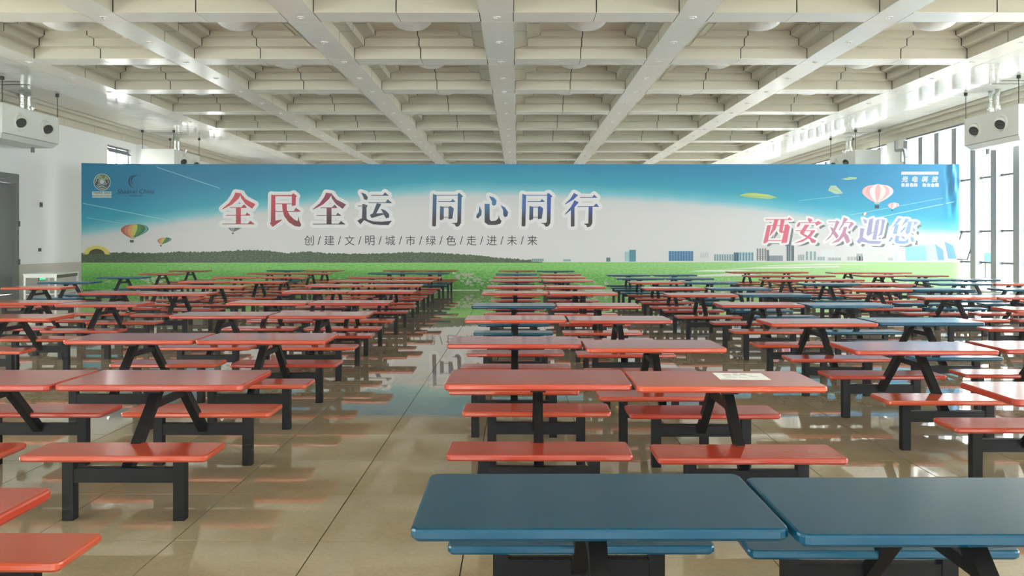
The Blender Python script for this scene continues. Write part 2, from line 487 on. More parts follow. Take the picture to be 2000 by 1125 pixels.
# grey door
dr = struct(empty('door_1', (XL_, 0, 0)), 'tall grey metal door with a moulded frame')
m = MB(); m.box(-.2, .06, DY1 - .16, DY1, 0, DZ); m.box(-.2, .06, DY0, DY0 + .16, 0, DZ); m.box(-.2, .0595, DY0 + .16, DY1 - .16, DZ - .30, DZ)
m.build('door_frame', M_DOOR, dr)
mid = (DY0 + DY1) / 2
for a, b_ in ((DY0 + .17, mid - .004), (mid + .004, DY1 - .17)):
    m = MB(); m.box(-.12, -.05, a, b_, .01, DZ - .31)
    lf = m.build('door_leaf', M_DOOR, dr)
    m = MB()
    for z0, z1 in ((.2, 1.6), (1.8, 3.3)):
        m.box(-.05, -.035, a + .14, b_ - .14, z0, z1)
    m.build('door_panel', M_DOOR, lf)
m = MB()
for z in (1.03, 2.26): m.lathe([(.03, -.09), (.03, .09)], c=(.075, DY1 - .02, z), seg=10)
m.build('hinge', M_DARK, dr)
# sockets on the door wall
def plate(y, z, hgt, label):
    r = empty('wall_switch', (XL_ + .001, y, z))
    m = MB(); m.box(0, .012, -.085, .085, -hgt, hgt); m.build('cover_plate', M_ALUD, r)
    m = MB(); m.box(.012, .02, -.07, -.005, -hgt * .7, hgt * .7); m.box(.012, .02, .01, .07, -hgt * .6, hgt * .6); m.build('rocker', M_DARK, r)
    tag(r, label, 'wall switch')
plate(27.03, 2.94, .085, 'small grey wall switch plate high beside the banner')
plate(26.95, 1.41, .06, 'small grey wall socket low beside the banner, above the dado')
r = empty('exit_sign', (XL_ + .013, 27.05, .46))
m = MB(); m.box(0, .03, -.19, .19, -.08, .08); m.build('sign_box', M_DARK, r)
m = MB(); m.box(.03, .034, -.17, .17, -.065, .065); m.build('sign_face', M_GREEN, r)
m = MB()
m.lathe([(.012, 0), (.012, .003)], axis='x', c=(.034, -.03, .035), seg=10)
m.bar((.036, -.03, .02), (.036, -.01, -.012), .004, .014, (1, 0, 0)); m.bar((.036, -.01, -.012), (.036, .03, -.04), .004, .011, (1, 0, 0)); m.bar((.036, -.01, -.012), (.036, -.045, -.035), .004, .011, (1, 0, 0)); m.bar((.036, -.06, .005), (.036, .02, .01), .004, .009, (1, 0, 0))
m.box(.034, .037, .08, .14, -.05, .05)
m.build('running_man_symbol', M_WHITE, r)
tag(r, 'small green lit exit sign low on the dado beside the white table', 'exit sign')

# ------------------------------------------------------------------ window wall
PT = 1.17
ZW = ZB - 0.54
m = MB()
m.box(XR, XR + T, Y0, Y1, ZW + .02, ZTOP)
m.box(XR, XR + T, Y0, Y1, 0, 0.06)
for a, b_ in ((31.85, 33.5), (45.9, 47.1)): m.box(XR, XR + T, a, b_, .06, ZW + .02)
struct(m.build('wall_right', M_PAINT), 'window wall with white piers')
win = struct(empty('window_5'), 'tall glazed window wall with pale grey mullions')
posts = [26.89 + PT * i for i in range(-30, 20)]
posts = [y for y in posts if Y0 < y < Y1 and not (31.6 < y < 33.7 or 45.8 < y < 47.2)]
m = MB(); m.box(-.15, .10, -.15, .15, .06, ZW - .13); PME = m.mesh('mullion', M_ALU)
for y in posts: link('mullion', PME, win, (XR, y, 0))
for z in (.99, 2.03, 3.82):
    for (a, b_) in ((Y0, 31.85), (33.5, 45.9)):
        m = MB(); m.box(XR + .02, XR + .09, a, b_, z - .035, z + .035); m.build('transom', M_ALUD, win)
m = MB()
m.box(XR + .02, XR + .09, Y0, 31.85, ZW - .05, ZW + .02); m.box(XR + .02, XR + .09, 33.5, 45.9, ZW - .05, ZW + .02); m.build('head_rail', M_ALUD, win)
ed = sorted(posts)
open_i = None
zs = [(.06, .955), (1.025, 1.995), (2.065, 3.785), (3.855, ZW - .05)]
for a, b_ in zip(ed, ed[1:]):
    if b_ - a > PT * 1.2: continue
    rows = zs if a > 21 else [(.06, ZW - .05)]
    for r_, (z0, z1) in enumerate(rows):
        m = MB()
        if r_ == 1 and len(rows) > 1 and abs((a + b_) / 2 - 27.5) < .3:
            m.bar((.05, (a + b_) / 2, z1), (-.26, (a + b_) / 2, z0 + .05), b_ - a - .22, .012, (1, 0, 0))
            m.build('pane', M_GLASS, win, loc=(XR, 0, 0))
            fr = MB()
            for y in (a + .13, b_ - .13): fr.bar((.05, y, z1), (-.26, y, z0 + .05), .04, .04, (1, 0, 0))
            fr.bar((-.26, a + .11, z0 + .05), (-.26, b_ - .11, z0 + .05), .04, .04)
            fr.build('open_sash', M_ALUD, win, loc=(XR, 0, 0))
            continue
        m.box(XR + .055, XR + .065, a + .15, b_ - .15, z0, z1)
        m.build('pane', M_GLASS, win)
# outside
m = MB(); m.box(XL_ - 60, XR + 80, Y0 - 60, Y1 + 60, -.6, -.35); struct(m.build('ground_outside', M_OUT))
r = empty('outdoor_signboard', (22.68, 38.3, -.35))
m = MB(); m.box(-.25, .25, -.05, .05, 1.05, 1.52); m.build('sign_panel', M_SIGNB, r)
for x in (-.2, .2):
    m = MB(); m.box(x - .03, x + .03, -.04, .04, 0, 1.05); m.build('leg', M_DARK, r)
tag(r, 'blue signboard standing outdoors behind the window wall', 'signboard')

# ------------------------------------------------------------------ fan coil units hung from the side ceilings
def fcu(xa, xb, ya, yb, za, zb, face, label):
    """xa..xb across, face = +1 when the nozzles look towards +x"""
    cx, cy = (xa + xb) / 2, (ya + yb) / 2
    r = empty('fan_coil_unit', (cx, cy, za)); H = zb - za; hx = (xb - xa) / 2; hy = (yb - ya) / 2
    m = MB(); m.box(-hx, hx, -hy, hy, .06, H); m.build('casing', M_FCU, r)
    m = MB(); m.box(-hx + .02, hx - .02, -hy + .02, hy - .02, .045, .06); m.build('seam_strip', M_DARK, r)
    m = MB(); n = 0
    m.rings([[(-hx + .12, -hy + .12, -.09), (-hx + .12, hy - .12, -.09), (hx - .12, hy - .12, -.09), (hx - .12, -hy + .12, -.09)],
             [(-hx, -hy, .045), (-hx, hy, .045), (hx, hy, .045), (hx, -hy, .045)]]); m.build('drip_tray', M_FCU, r)
    for s_ in (-1, 1):
        m = MB(); m.box(-hx - .012, hx + .012, s_ * hy - .012, s_ * hy + .012, .045, H + .01); m.build('edge_trim', M_FCU, r)
    xf = face * hx
    for yo in (.76 - hy, .76 + 1.32 - hy):
        m = MB(); c0 = (xf, yo, H * .52)
        m.lathe([(.27, 0), (.27, face * .025), (.235, face * .05), (.21, face * .04), (.20, face * .0)], axis='x', c=c0, seg=28, cap0=False, cap1=False)
        me = m.mesh('nozzle', M_FCU); smooth(me)
        nz = link('nozzle', me, r)
        from mathutils import Vector
        qt = Vector((face * .72, -.60, -.34)).to_track_quat('Z', 'Y').to_euler()
        m = MB(); m.lathe([(.205 * cos(R(t)), .205 * sin(R(t))) for t in (-30, -10, 10, 30, 40)] + [(.152, .17), (.150, .06)], seg=24, cap0=False, cap1=False)
        me = m.mesh('ball_jet', M_FCU); smooth(me); link('ball_jet', me, nz, (xf + face * .02, yo, H * .52), qt)
        m = MB(); m.lathe([(.151, .09), (.03, .085)], seg=20, cap0=False); link('nozzle_throat', m.mesh('nozzle_throat', M_DARK), nz, (xf + face * .02, yo, H * .52), qt)
    up = ZB - za
    for sx in (-1, 1):
        for sy in (-1, 1):
            m = MB(); m.lathe([(.011, H), (.011, up)], c=(sx * (hx - .02), sy * (hy - .03), 0), seg=8)
            rod = m.build('hanger_rod', M_DARK, r)
            m = MB(); m.lathe([(.05, up - .10), (.055, up - .03), (.05, up - .001)], c=(sx * (hx - .02), sy * (hy - .03), 0), seg=10); m.build('rod_cap', M_DARK, rod)
    for yo in (.28, .62):
        m = MB(); y = hy - yo
        m.lathe([(.075, H), (.08, H + .3), (.07, H + .6), (.08, up)], c=(-face * (hx * .3), y, 0), seg=12)
        me = m.mesh('foil_pipe', M_STEEL); smooth(me); link('foil_pipe', me, r)
    m = MB(); m.lathe([(.05, H), (.05, H + .14)], c=(face * (hx - .25), hy - .95, 0), seg=10); m.lathe([(.09, H + .14), (.09, H + .17)], c=(face * (hx - .25), hy - .95, 0), seg=10); m.build('valve', M_STEEL, r)
    m = MB(); m.lathe([(.055, -.09), (.055, -.24)], c=(0, hy - .35, 0), seg=10); m.build('drain_stub', M_ALUD, r)
    m = MB()
    for yo in (.8, 1.25): m.box(-hx, hx, -hy + yo - .018, -hy + yo + .018, up - .008, up + .012)
    m.build('ceiling_slot', M_DARK, r)
    tag(r, label, 'fan coil unit', 'hanging fan coil units')
fcu(-15.75, -14.55, 22.45, 25.2, EYE + 3.06, EYE + 3.95, 1, 'white hanging fan coil unit with two nozzles, fully in view above the grey door')
fcu(-15.70, -14.35, 33.2, 35.9, EYE + 3.0, EYE + 3.9, 1, 'white hanging fan coil unit half hidden behind the banner, on the door side')
fcu(14.02, 15.05, 22.3, 25.0, EYE + 2.98, EYE + 3.88, -1, 'white hanging fan coil unit with two nozzles in front of the window wall')
fcu(14.02, 15.05, 33.1, 35.8, EYE + 2.98, EYE + 3.86, -1, 'white hanging fan coil unit half hidden behind the banner, on the window side')
m = MB()
for p, q in (((15.2, 32.0, 5.75), (15.2, 32.0, 5.35)), ((15.2, 32.0, 5.35), (15.2, 31.3, 5.3)), ((15.2, 31.3, 5.3), (15.2, 31.2, 5.0)), ((15.2, 31.2, 5.0), (15.2, 31.2, .0)), ((15.2, 31.5, 5.3), (15.2, 31.5, 4.85))):
    m.bar(p, q, .11, .11, (1, 0, 0))
tag(m.build('drain_pipe', M_PIPE), 'grey bent drain pipe running down the white pier at the windows', 'pipe')

# ------------------------------------------------------------------ canteen tables with benches
def slab(name, w, d, z0, z1, cr, mt):
    mm = MB(); rs = []
    for ins, z in ((.012, z0), (.0, z0 + .012), (0, z1 - .010), (.003, z1 - .003), (.010, z1)):
        ring = []
        for qx, qy, a0 in ((1, 1, 0), (-1, 1, 90), (-1, -1, 180), (1, -1, 270)):
            cx, cy = qx * (w / 2 - cr), qy * (d / 2 - cr)
            for a in (0, 30, 60, 90):
                rr = cr - ins
                ring.append((cx + rr * cos(R(a0 + a)), cy + rr * sin(R(a0 + a)), z))
        rs.append(ring)
    mm.rings(rs)
    return mm.mesh(name, mt)
TW, TD = 1.20, 0.61
BWD, BD, BOFF = 1.09, 0.33, 0.585
TOPS = {c: slab('tabletop', TW, TD, .708, .75, .035, M) for c, M in (('r', M_RED), ('b', M_BLUE))}
SEATS = {c: slab('bench_seat', BWD, BD, .382, .42, .03, M) for c, M in (('r', M_RED), ('b', M_BLUE))}
m = MB(); m.box(-.033, .033, -.03, .03, 0, .365); LEG = m.mesh('leg', M_BLACK)
m = MB(); m.box(-.297, .297, -.025, .025, .225, .31); STR = m.mesh('stretcher', M_BLACK)
m = MB(); m.box(-.42, .42, -.045, .045, .362, .384); RAIL = m.mesh('seat_rail', M_BLACK)
m = MB(); m.bar((0, -.575, .27), (0, -.155, .70), .055, .06, (1, 0, 0)); POST1 = m.mesh('post', M_BLACK)
m = MB(); m.bar((0, .575, .27), (0, .155, .70), .055, .06, (1, 0, 0)); POST2 = m.mesh('post', M_BLACK)
m = MB(); m.box(-.02, .02, -.235, .235, .585, .63); BRACE = m.mesh('crossbar', M_BLACK)
m = MB(); m.box(-.05, .05, -.24, .24, .688, .709); m.box(-.42, .42, -.03, .03, .69, .7085); PLATE = m.mesh('top_bracket', M_BLACK)
CN = {'r': 'red', 'b': 'blue'}
def table(xl, yf, c, label, group):
    r = empty('canteen_table', (xl + TW / 2, yf + TD / 2, 0), R(random.uniform(-.7, .7)))
    link('tabletop', TOPS[c], r); link('top_bracket', PLATE, r)
    link('post', POST1, r); link('post', POST2, r); link('crossbar', BRACE, r)
    for s_ in (-1, 1):
        link('bench_seat', SEATS[c], r, (0, s_ * BOFF, 0)); link('seat_rail', RAIL, r, (0, s_ * BOFF, 0))
        link('stretcher', STR, r, (0, s_ * BOFF, 0))
        for q in (-.33, .33): link('leg', LEG, r, (q, s_ * BOFF, 0))
    tag(r, label, 'canteen table', group)
    return r
EY = [2.33, 5.03, 7.33, 9.79, 11.86, 14.6, 16.7, 18.7, 20.7, 23.6, 25.9]
EX = [v - 1.2 for v in (-1.71, -1.74, -1.78, -1.88, -1.94, -1.93, -2.06, -2.05, -2.04, -2.04, -1.98)]
GY = [9.45, 11.57, 14.0, 16.3, 18.3, 20.8, 23.5, 25.9]
GX = [v - 1.2 for v in (-5.59, -5.55, -5.48, -5.66, -5.45, -5.6, -5.6, -5.77)]
AY = [2.5, 5.05, 7.05, 9.27, 11.3, 14.2, 16.3, 18.9, 20.9, 22.9, 25.7]
AX = [-.342, -.47, -.63, -.63, -.668, -.657, -.65, -.635, -.65, -.65, -.63]
CY = [4.55, 6.63, 8.86, 11.47, 13.7, 15.7, 18.0, 20.1, 22.2]
CX = [2.85, 2.82, 2.82, 2.94, 2.6, 2.5, 2.55, 2.5, 2.5]
KY = [10.6, 13.1, 15.3, 17.3, 19.3, 21.7, 24.4]
KX = [6.64, 6.69, 6.4, 6.23, 6.0, 6.25, 6.5]
MY = [15.3, 17.4, 19.4, 21.8, 24.0]
MX = [9.35, 9.2, 9.36, 9.4, 9.47]
W2 = 1.222
columns = [
    ('I', [15.9, 18.1, 20.7, 23.2, 25.7], [-10.35, -10.95, -11.0, -11.1, -11.3], 'rbbrr'),
    ('H', [11.9] + [14.25, 16.4, 18.4, 20.8, 23.5, 25.9], [x - W2 for x in GX[1:]], 'rrrrrrb'),
    ('G', GY, GX, 'rrrrrrrr'),
    ('F', EY[1:], [x - W2 for x in EX[1:]], 'rrrrrrrrbr'),
    ('E', EY, EX, 'rrrrrrrrrbr'),
    ('A', AY, AX, 'brrrbrrrrbr'),
    ('B', [2.45, 4.98, 6.78, 9.2, 11.3, 14.1, 16.2, 18.9, 20.8, 22.7, 25.4], [.868, .745, .585, .59, .56, .57, .58, .60, .58, .60, .60], 'brrrrrrrrrb'),
    ('C', CY, CX, 'rrrrrrrbb'),
    ('D', [6.7, 8.97, 11.4, 13.7, 15.6, 18.0, 20.1, 22.2], [4.12, 4.07, 4.19, 3.86, 3.78, 3.8, 3.76, 3.8], 'rbbbbbbb'),
    ('K', KY, KX, 'rrrbrrr'),
    ('L', KY[1:], [x + W2 for x in KX[1:]], 'rbrrrr'),
    ('M', MY, MX, 'bbbrr'),
    ('N', MY[1:], [x + W2 for x in MX[1:]], 'rbrr'),
]
GR = {'I': 'tables along the door wall', 'H': 'double block of tables towards the door wall', 'G': 'double block of tables towards the door wall', 'F': 'double block of tables beside the aisle, door side', 'E': 'double block of tables beside the aisle, door side',
      'A': 'double block of tables beside the aisle, window side', 'B': 'double block of tables beside the aisle, window side', 'C': 'second block of tables window side of the aisle', 'D': 'second block of tables window side of the aisle',
      'K': 'third block of tables window side of the aisle', 'L': 'third block of tables window side of the aisle', 'M': 'tables along the window wall', 'N': 'tables along the window wall'}
for ci, (cn, Ys, Xs, cs) in enumerate(columns):
    n = len(Ys)
    for k in range(n):
        lab = '%s canteen table with attached benches, %s from the banner, %s column from the window wall' % (CN[cs[k]], ORD[n - 1 - k], ORD[len(columns) - 1 - ci])
        table(Xs[k], Ys[k], cs[k], lab, GR[cn])
# paper notice lying on a table
r = empty('paper_notice', (1.50, 5.36, .7508), R(-3))
m = MB(); m.box(-.165, .165, -.13, .13, 0, .0012); m.build('sheet', M_PAPER, r)
m = MB()
random.seed(3)
for (x, y, w_, h_) in [(-.11, .05, .05, .012), (-.04, .06, .03, .03), (.01, .06, .04, .03), (-.12, 0, .06, .016), (-.05, .01, .05, .012), (.02, .02, .06, .012), (-.11, -.05, .07, .02), (-.02, -.05, .05, .01), (.05, -.02, .06, .010)]:
    m.box(x, x + w_, y, y + h_, .0012, .0016)
m.build('print', M_PIPE, r)
tag(r, 'white printed paper notice lying on a red table', 'notice')
# white table by the door wall
r = empty('white_table', (-14.22, 24.3, 0), R(12))
m = MB(); m.box(-.45, .45, -1.0, 1.0, .70, .735); m.build('table_top', M_WHITE, r)
for x in (-.41, .41):
    for y in (-0.96, 0.96):
        m = MB(); m.box(x - .025, x + .025, y - .025, y + .025, 0, .70); m.build('leg', M_WHITE, r)
for y in (-.955, .955):
    m = MB(); m.box(-.39, .39, y - .015, y + .015, .62, .70); m.build('apron', M_WHITE, r)
m = MB(); m.box(0.39, 0.42, -.93, .93, .60, .70); m.box(-0.42, -0.39, -.93, .93, .60, .70); m.build('side_rail', mat('olive_side_rail', srgb(96, 98, 84), .5), r)
m = MB(); m.box(-.4, .4, -.97, -.94, .12, .15); m.box(0.39, 0.42, -.95, .95, .12, .15); m.build('foot_rail', M_WHITE, r)
tag(r, 'white metal table standing against the grey dado beside the door', 'table')
# ------------------------------------------------------------------ printed banner standing across the hall
YBN = 27.6
PXM = YBN / FPX
def bx(px): return (px - VPX) * PXM
def bz(py): return EYE + (VPY - py) * PXM
BXL, BXR_, BZT = bx(159), bx(1873.5), bz(320.5)
ban = empty('banner', (0, YBN, 0))
tag(ban, 'long printed sky and meadow banner with red and blue Chinese title standing across the hall', 'banner')
M_BAN = mat('printed_banner_fabric', srgb(200, 204, 204), 0.42)
N, L, P = nodes(M_BAN)
tc = N.new('ShaderNodeTexCoord'); sep = N.new('ShaderNodeSeparateXYZ'); L.new(tc.outputs['Object'], sep.inputs[0])
X, Z = sep.outputs[0], sep.outputs[2]
U = math_(M_BAN, 'DIVIDE', math_(M_BAN, 'SUBTRACT', X, BXL), BXR_ - BXL)
def zb_stop(px, py): return ((px - 159) / 1714.5, grey((bz(py)) / 5.0))
zbound = math_(M_BAN, 'MULTIPLY', ramp(M_BAN, U, [zb_stop(*p) for p in ((160, 455), (330, 430), (480, 410), (640, 390), (850, 372), (1080, 376), (1300, 388), (1480, 402), (1640, 428), (1760, 444), (1873, 452))]), 5.0)
nz = noise(M_BAN, 1.1, 4, tc.outputs['Object'], 0.6)
dz = math_(M_BAN, 'SUBTRACT', Z, math_(M_BAN, 'ADD', zbound, math_(M_BAN, 'MULTIPLY', math_(M_BAN, 'SUBTRACT', nz, 0.5), 0.18)))
t = math_(M_BAN, 'ADD', math_(M_BAN, 'DIVIDE', dz, 1.9), 0.3, True)
skyl = ramp(M_BAN, t, [(0.0, srgb(214, 214, 213)), (0.20, srgb(205, 209, 211)), (0.33, srgb(112, 192, 206)), (0.48, srgb(26, 160, 186)), (0.75, srgb(0, 140, 180)), (1.0, srgb(0, 126, 170))])
skyr = ramp(M_BAN, t, [(0.0, srgb(206, 206, 209)), (0.20, srgb(198, 204, 209)), (0.33, srgb(96, 184, 206)), (0.52, srgb(26, 158, 192)), (0.78, srgb(24, 142, 186)), (1.0, srgb(28, 134, 182))])
sky = mixc(M_BAN, ramp(M_BAN, U, [(0.5, grey(0)), (0.9, grey(1))]), skyl, skyr)
gn = noise(M_BAN, 9.0, 8, objcoord(M_BAN, (1, 1, 2.4)), 0.75)
gz = math_(M_BAN, 'DIVIDE', Z, bz(512), True)
grass1 = ramp(M_BAN, gn, [(0.34, srgb(38, 112, 24)), (0.5, srgb(90, 180, 56)), (0.68, srgb(150, 222, 112))])
grass = mixc(M_BAN, ramp(M_BAN, gz, [(0.35, grey(0)), (1.0, grey(0.55))]), grass1, srgb(146, 204, 112))
grass = mixc(M_BAN, ramp(M_BAN, U, [(0.55, grey(0)), (0.85, grey(0.5))]), grass, srgb(196, 226, 180))
flw = noise(M_BAN, 3.2, 9, objcoord(M_BAN, (1, 1, 1.8)), 0.8)
low = ramp(M_BAN, gz, [(0.30, grey(1)), (0.62, grey(0))])
fm = math_(M_BAN, 'MULTIPLY', ramp(M_BAN, flw, [(0.575, grey(0)), (0.60, grey(1))]), low)
grass = mixc(M_BAN, fm, grass, srgb(226, 224, 214))
L.new(mixc(M_BAN, math_(M_BAN, 'GREATER_THAN', Z, bz(512)), grass, sky), P.inputs['Base Color'])
# fabric with folds at the window end
m = MB(); nx, nzz = 420, 28
def fold(x, z):
    d = 0.0
    e = x - bx(1841)
    if e > 0:
        k = min(1, max(0, (z - 2.4) / 1.2)); w = min(1, e / .25) * min(1, max(0, (BXR_ - x) / .1))
        d = k * w * (0.05 * sin((e + .12 * z) * 17) + 0.03 * sin((e - .2 * z) * 31))
    s_ = 0.0
    for sx in (334, 520, 640, 760, 1330, 1500, 1665):
        s_ += 0.0012 * math.exp(-((x - bx(sx)) / .05) ** 2)
    return -d - s_
for a in range(nx + 1):
    x = BXL + (BXR_ - BXL) * a / nx
    for c in range(nzz + 1):
        z = 0.02 + (BZT - .02) * c / nzz + (0.04 * math.exp(-(x - BXL) / 1.2) if c == nzz else 0)
        m.v.append((x, fold(x, z), z))
for a in range(nx):
    for c in range(nzz):
        i = a * (nzz + 1) + c
        m.f.append((i, i + nzz + 1, i + nzz + 2, i + 1)); m.mi.append(0)
me = m.mesh('banner_fabric', M_BAN); smooth(me)
fab = link('banner_fabric', me, ban)
m = MB(); m.box(BXL, BXR_, .07, .11, BZT - .08, BZT - .04); m.box(BXL, BXR_, .07, .11, .1, .14); m.build('frame_rail', M_DARK, ban)
for i in range(12):
    x = BXL + .03 + (BXR_ - BXL - .06) * i / 11
    m = MB(); m.box(x - .025, x + .025, .11, .16, 0, BZT - .04); pl = m.build('frame_pole', M_DARK, ban)
    m = MB(); m.box(x - .03, x + .03, .1, 1.2, 0, .04); m.bar((x, 1.1, .04), (x, .15, 1.6), .035, .035, (1, 0, 0)); m.build('stay', M_DARK, pl)
# print layers
LAY = [0.012]
def area(p): return sum(p[i][0] * p[(i + 1) % len(p)][1] - p[(i + 1) % len(p)][0] * p[i][1] for i in range(len(p))) / 2
def P3(p, lay): return (bx(p[0]), -lay * 0.35, bz(p[1]))
def flat(mb, pts, lay=0.014, mi=0):
    if area(pts) > 0: pts = pts[::-1]
    mb.poly([P3(p, lay) for p in pts], mi)
def pr(name, polys, mt, lay=0.014, parent=None):
    mb = MB()
    for i, p in enumerate(polys): flat(mb, p, lay + i * 4e-5)
    return mb.build(name, mt, parent or fab)
def halo(name, polys, wd, mt, lay):
    mb = MB()
    for p in polys:
        flat(mb, p, lay); lay += 3e-5
        for i in range(len(p)):
            lay += 4e-5
            a, c = p[i], p[(i + 1) % len(p)]
            flat(mb, [(a[0] + wd * cos(R(t_)), a[1] + wd * sin(R(t_))) for t_ in range(0, 360, 30)], lay + 2e-5)
            dx, dy = c[0] - a[0], c[1] - a[1]; l_ = math.hypot(dx, dy)
            if l_ < 1e-6: continue
            nx_, ny_ = -dy / l_ * wd, dx / l_ * wd
            flat(mb, [(a[0] + nx_, a[1] + ny_), (c[0] + nx_, c[1] + ny_), (c[0] - nx_, c[1] - ny_), (a[0] - nx_, a[1] - ny_)], lay)
    return mb.build(name, mt, fab)
def ink(name, rgb, rough=0.42): return mat(name, srgb(*rgb), rough)
M_HALO = ink('print_white', (228, 228, 230))
M_SLOG = ink('print_black', (26, 26, 28))
def hl(x0, x1, y, tri=None, h_=3.5):
    o = [[(x0, y - h_), (x1, y - h_), (x1, y + h_), (x0, y + h_)]]
    if tri: o.append(tri)
    return o
quan = [[(300, 130), (362, 140), (330, 190), (270, 245), (175, 295), (170, 290), (240, 230), (280, 175)],
        [(350, 155), (362, 148), (400, 195), (495, 245), (462, 288), (400, 245), (355, 185)]] \
    + hl(245, 405, 277, [(350, 280), (385, 245), (410, 275), (402, 280)]) + hl(208, 445, 352, [(395, 355), (412, 325), (448, 353)]) \
    + hl(172, 485, 437, [(415, 440), (445, 405), (487, 438)]) + [[(305, 277), (353, 277), (353, 437), (305, 437)]]
min_ = [[(650, 150), (690, 160), (690, 405), (757, 393), (745, 408), (662, 467), (635, 430), (645, 420)]] + hl(660, 855, 160, None, 6) \
    + [[(850, 147), (870, 140), (900, 165), (890, 180), (888, 255), (850, 262)]] + hl(690, 850, 240) + hl(690, 935, 313, [(868, 314), (890, 280), (937, 314)]) \
    + [[(755, 240), (800, 240), (802, 300), (830, 350), (870, 390), (905, 410), (918, 362), (921, 400), (943, 445), (930, 465), (880, 458), (820, 420), (775, 360), (760, 300)]]
yun = [[(1525, 130), (1570, 145), (1595, 180), (1580, 205), (1555, 195), (1545, 165)]] + hl(1625, 1795, 158, [(1733, 161), (1760, 128), (1797, 161)]) \
    + hl(1600, 1825, 230, [(1763, 233), (1785, 195), (1828, 230)]) \
    + [[(1680, 235), (1725, 240), (1675, 335), (1735, 330), (1750, 345), (1630, 380), (1612, 350), (1640, 335)],
       [(1720, 288), (1765, 305), (1800, 340), (1800, 375), (1770, 383), (1750, 350)]] + hl(1495, 1550, 262) \
    + [[(1540, 240), (1590, 255), (1580, 280), (1580, 380), (1590, 395), (1650, 412), (1730, 415), (1828, 405), (1795, 447), (1720, 447), (1640, 440), (1555, 400), (1520, 442), (1490, 405), (1535, 380)]]
tong = [[(228, 143), (265, 155), (258, 455), (245, 462), (220, 457)]] + hl(255, 475, 157) \
    + [[(470, 140), (490, 137), (522, 168), (508, 180), (502, 430), (480, 460), (455, 464), (440, 440), (405, 428), (460, 426), (467, 410)]] \
    + hl(275, 445, 218, [(398, 220), (420, 192), (448, 220)]) \
    + [[(298, 262), (335, 270), (333, 390), (300, 402), (295, 390)], [(380, 270), (400, 262), (432, 285), (418, 385), (380, 390)]] + hl(330, 390, 273) + hl(330, 382, 371)
xin = [[(682, 260), (705, 310), (700, 350), (670, 383), (650, 375), (655, 350), (675, 320)],
       [(733, 240), (782, 240), (782, 390), (795, 408), (840, 405), (865, 385), (870, 350), (880, 385), (898, 410), (885, 435), (840, 447), (765, 445), (733, 420)],
       [(775, 163), (825, 180), (850, 210), (845, 245), (825, 260), (805, 250), (803, 215)],
       [(888, 252), (930, 275), (962, 320), (955, 360), (930, 372), (915, 350), (912, 300)]]
xing = [[(1605, 135), (1645, 155), (1600, 200), (1522, 245), (1518, 240), (1570, 190)],
        [(1610, 205), (1652, 225), (1610, 275), (1610, 460), (1575, 464), (1575, 300), (1520, 347), (1516, 342), (1575, 270)]] \
    + hl(1665, 1830, 178, [(1778, 180), (1802, 150), (1832, 180)]) + hl(1640, 1848, 267, [(1793, 268), (1822, 235), (1850, 268)]) \
    + [[(1748, 268), (1787, 268), (1785, 430), (1765, 462), (1735, 470), (1725, 450), (1700, 435), (1745, 432)]]
def conv(polys, ox, oy, sc, dx=0, dy=0): return [[(ox + (x + dx) / sc, oy + (y + dy) / sc) for x, y in p] for p in polys]
title = [conv(quan, 400, 350, 5), conv(min_, 400, 350, 5), conv(quan, 400, 350, 5, 885, 2), conv(yun, 400, 350, 5),
         conv(tong, 800, 350, 5), conv(xin, 800, 350, 5), conv(tong, 800, 350, 5, 873, 0), conv(xing, 800, 350, 5)]
M_TIT = mat('printed_title_gradient', grey(.2), .42)
N, L, P = nodes(M_TIT)
tc = N.new('ShaderNodeTexCoord'); sep = N.new('ShaderNodeSeparateXYZ'); L.new(tc.outputs['Object'], sep.inputs[0])
ux = math_(M_TIT, 'DIVIDE', math_(M_TIT, 'SUBTRACT', sep.outputs[0], bx(430)), bx(1175) - bx(430))
vz = math_(M_TIT, 'DIVIDE', math_(M_TIT, 'SUBTRACT', sep.outputs[2], bz(445)), bz(375) - bz(445), True)
top = ramp(M_TIT, ux, [(0, srgb(200, 66, 74)), (.17, srgb(190, 44, 70)), (.27, srgb(150, 40, 84)), (.38, srgb(40, 60, 80)), (.56, srgb(36, 92, 130)), (.72, srgb(40, 110, 160)), (.86, srgb(36, 80, 165)), (1, srgb(38, 74, 160))])
botc = ramp(M_TIT, ux, [(0, srgb(186, 56, 62)), (.17, srgb(150, 34, 44)), (.25, srgb(60, 30, 40)), (.38, srgb(36, 32, 52)), (.56, srgb(60, 32, 48)), (.72, srgb(20, 20, 26)), (.86, srgb(26, 20, 34)), (1, srgb(22, 22, 32))])
L.new(mixc(M_TIT, ramp(M_TIT, vz, [(.25, grey(0)), (.6, grey(1))]), botc, top), P.inputs['Base Color'])
for p in title:
    halo('title_halo', p, 6.6, M_HALO, 0.014)
    pr('title_character', p, M_TIT, 0.0215)
wel = []
wel.append([[(265, 545), (300, 545), (270, 690), (250, 705), (230, 705)], [(425, 540), (445, 535), (467, 555), (440, 700), (390, 705)], [(328, 497), (365, 497), (340, 580), (290, 640), (285, 635), (310, 570)],
            [(385, 497), (420, 497), (400, 595), (425, 600), (425, 614), (385, 614), (370, 600)]] + hl(250, 440, 494, [(438, 498), (460, 475), (487, 498)]) + hl(290, 430, 547) + hl(262, 395, 682))
wel.append([[(625, 480), (660, 490), (665, 505), (645, 522), (630, 510)], [(545, 520), (560, 530), (550, 555), (530, 562), (528, 545)], [(690, 527), (715, 505), (752, 524), (700, 552)],
            [(600, 540), (640, 540), (600, 600), (592, 622), (700, 680), (690, 702), (660, 702), (640, 670), (560, 622), (555, 610)], [(655, 595), (692, 595), (650, 650), (580, 692), (500, 707), (600, 662), (640, 622)]] + hl(550, 705, 522) + hl(515, 692, 593))
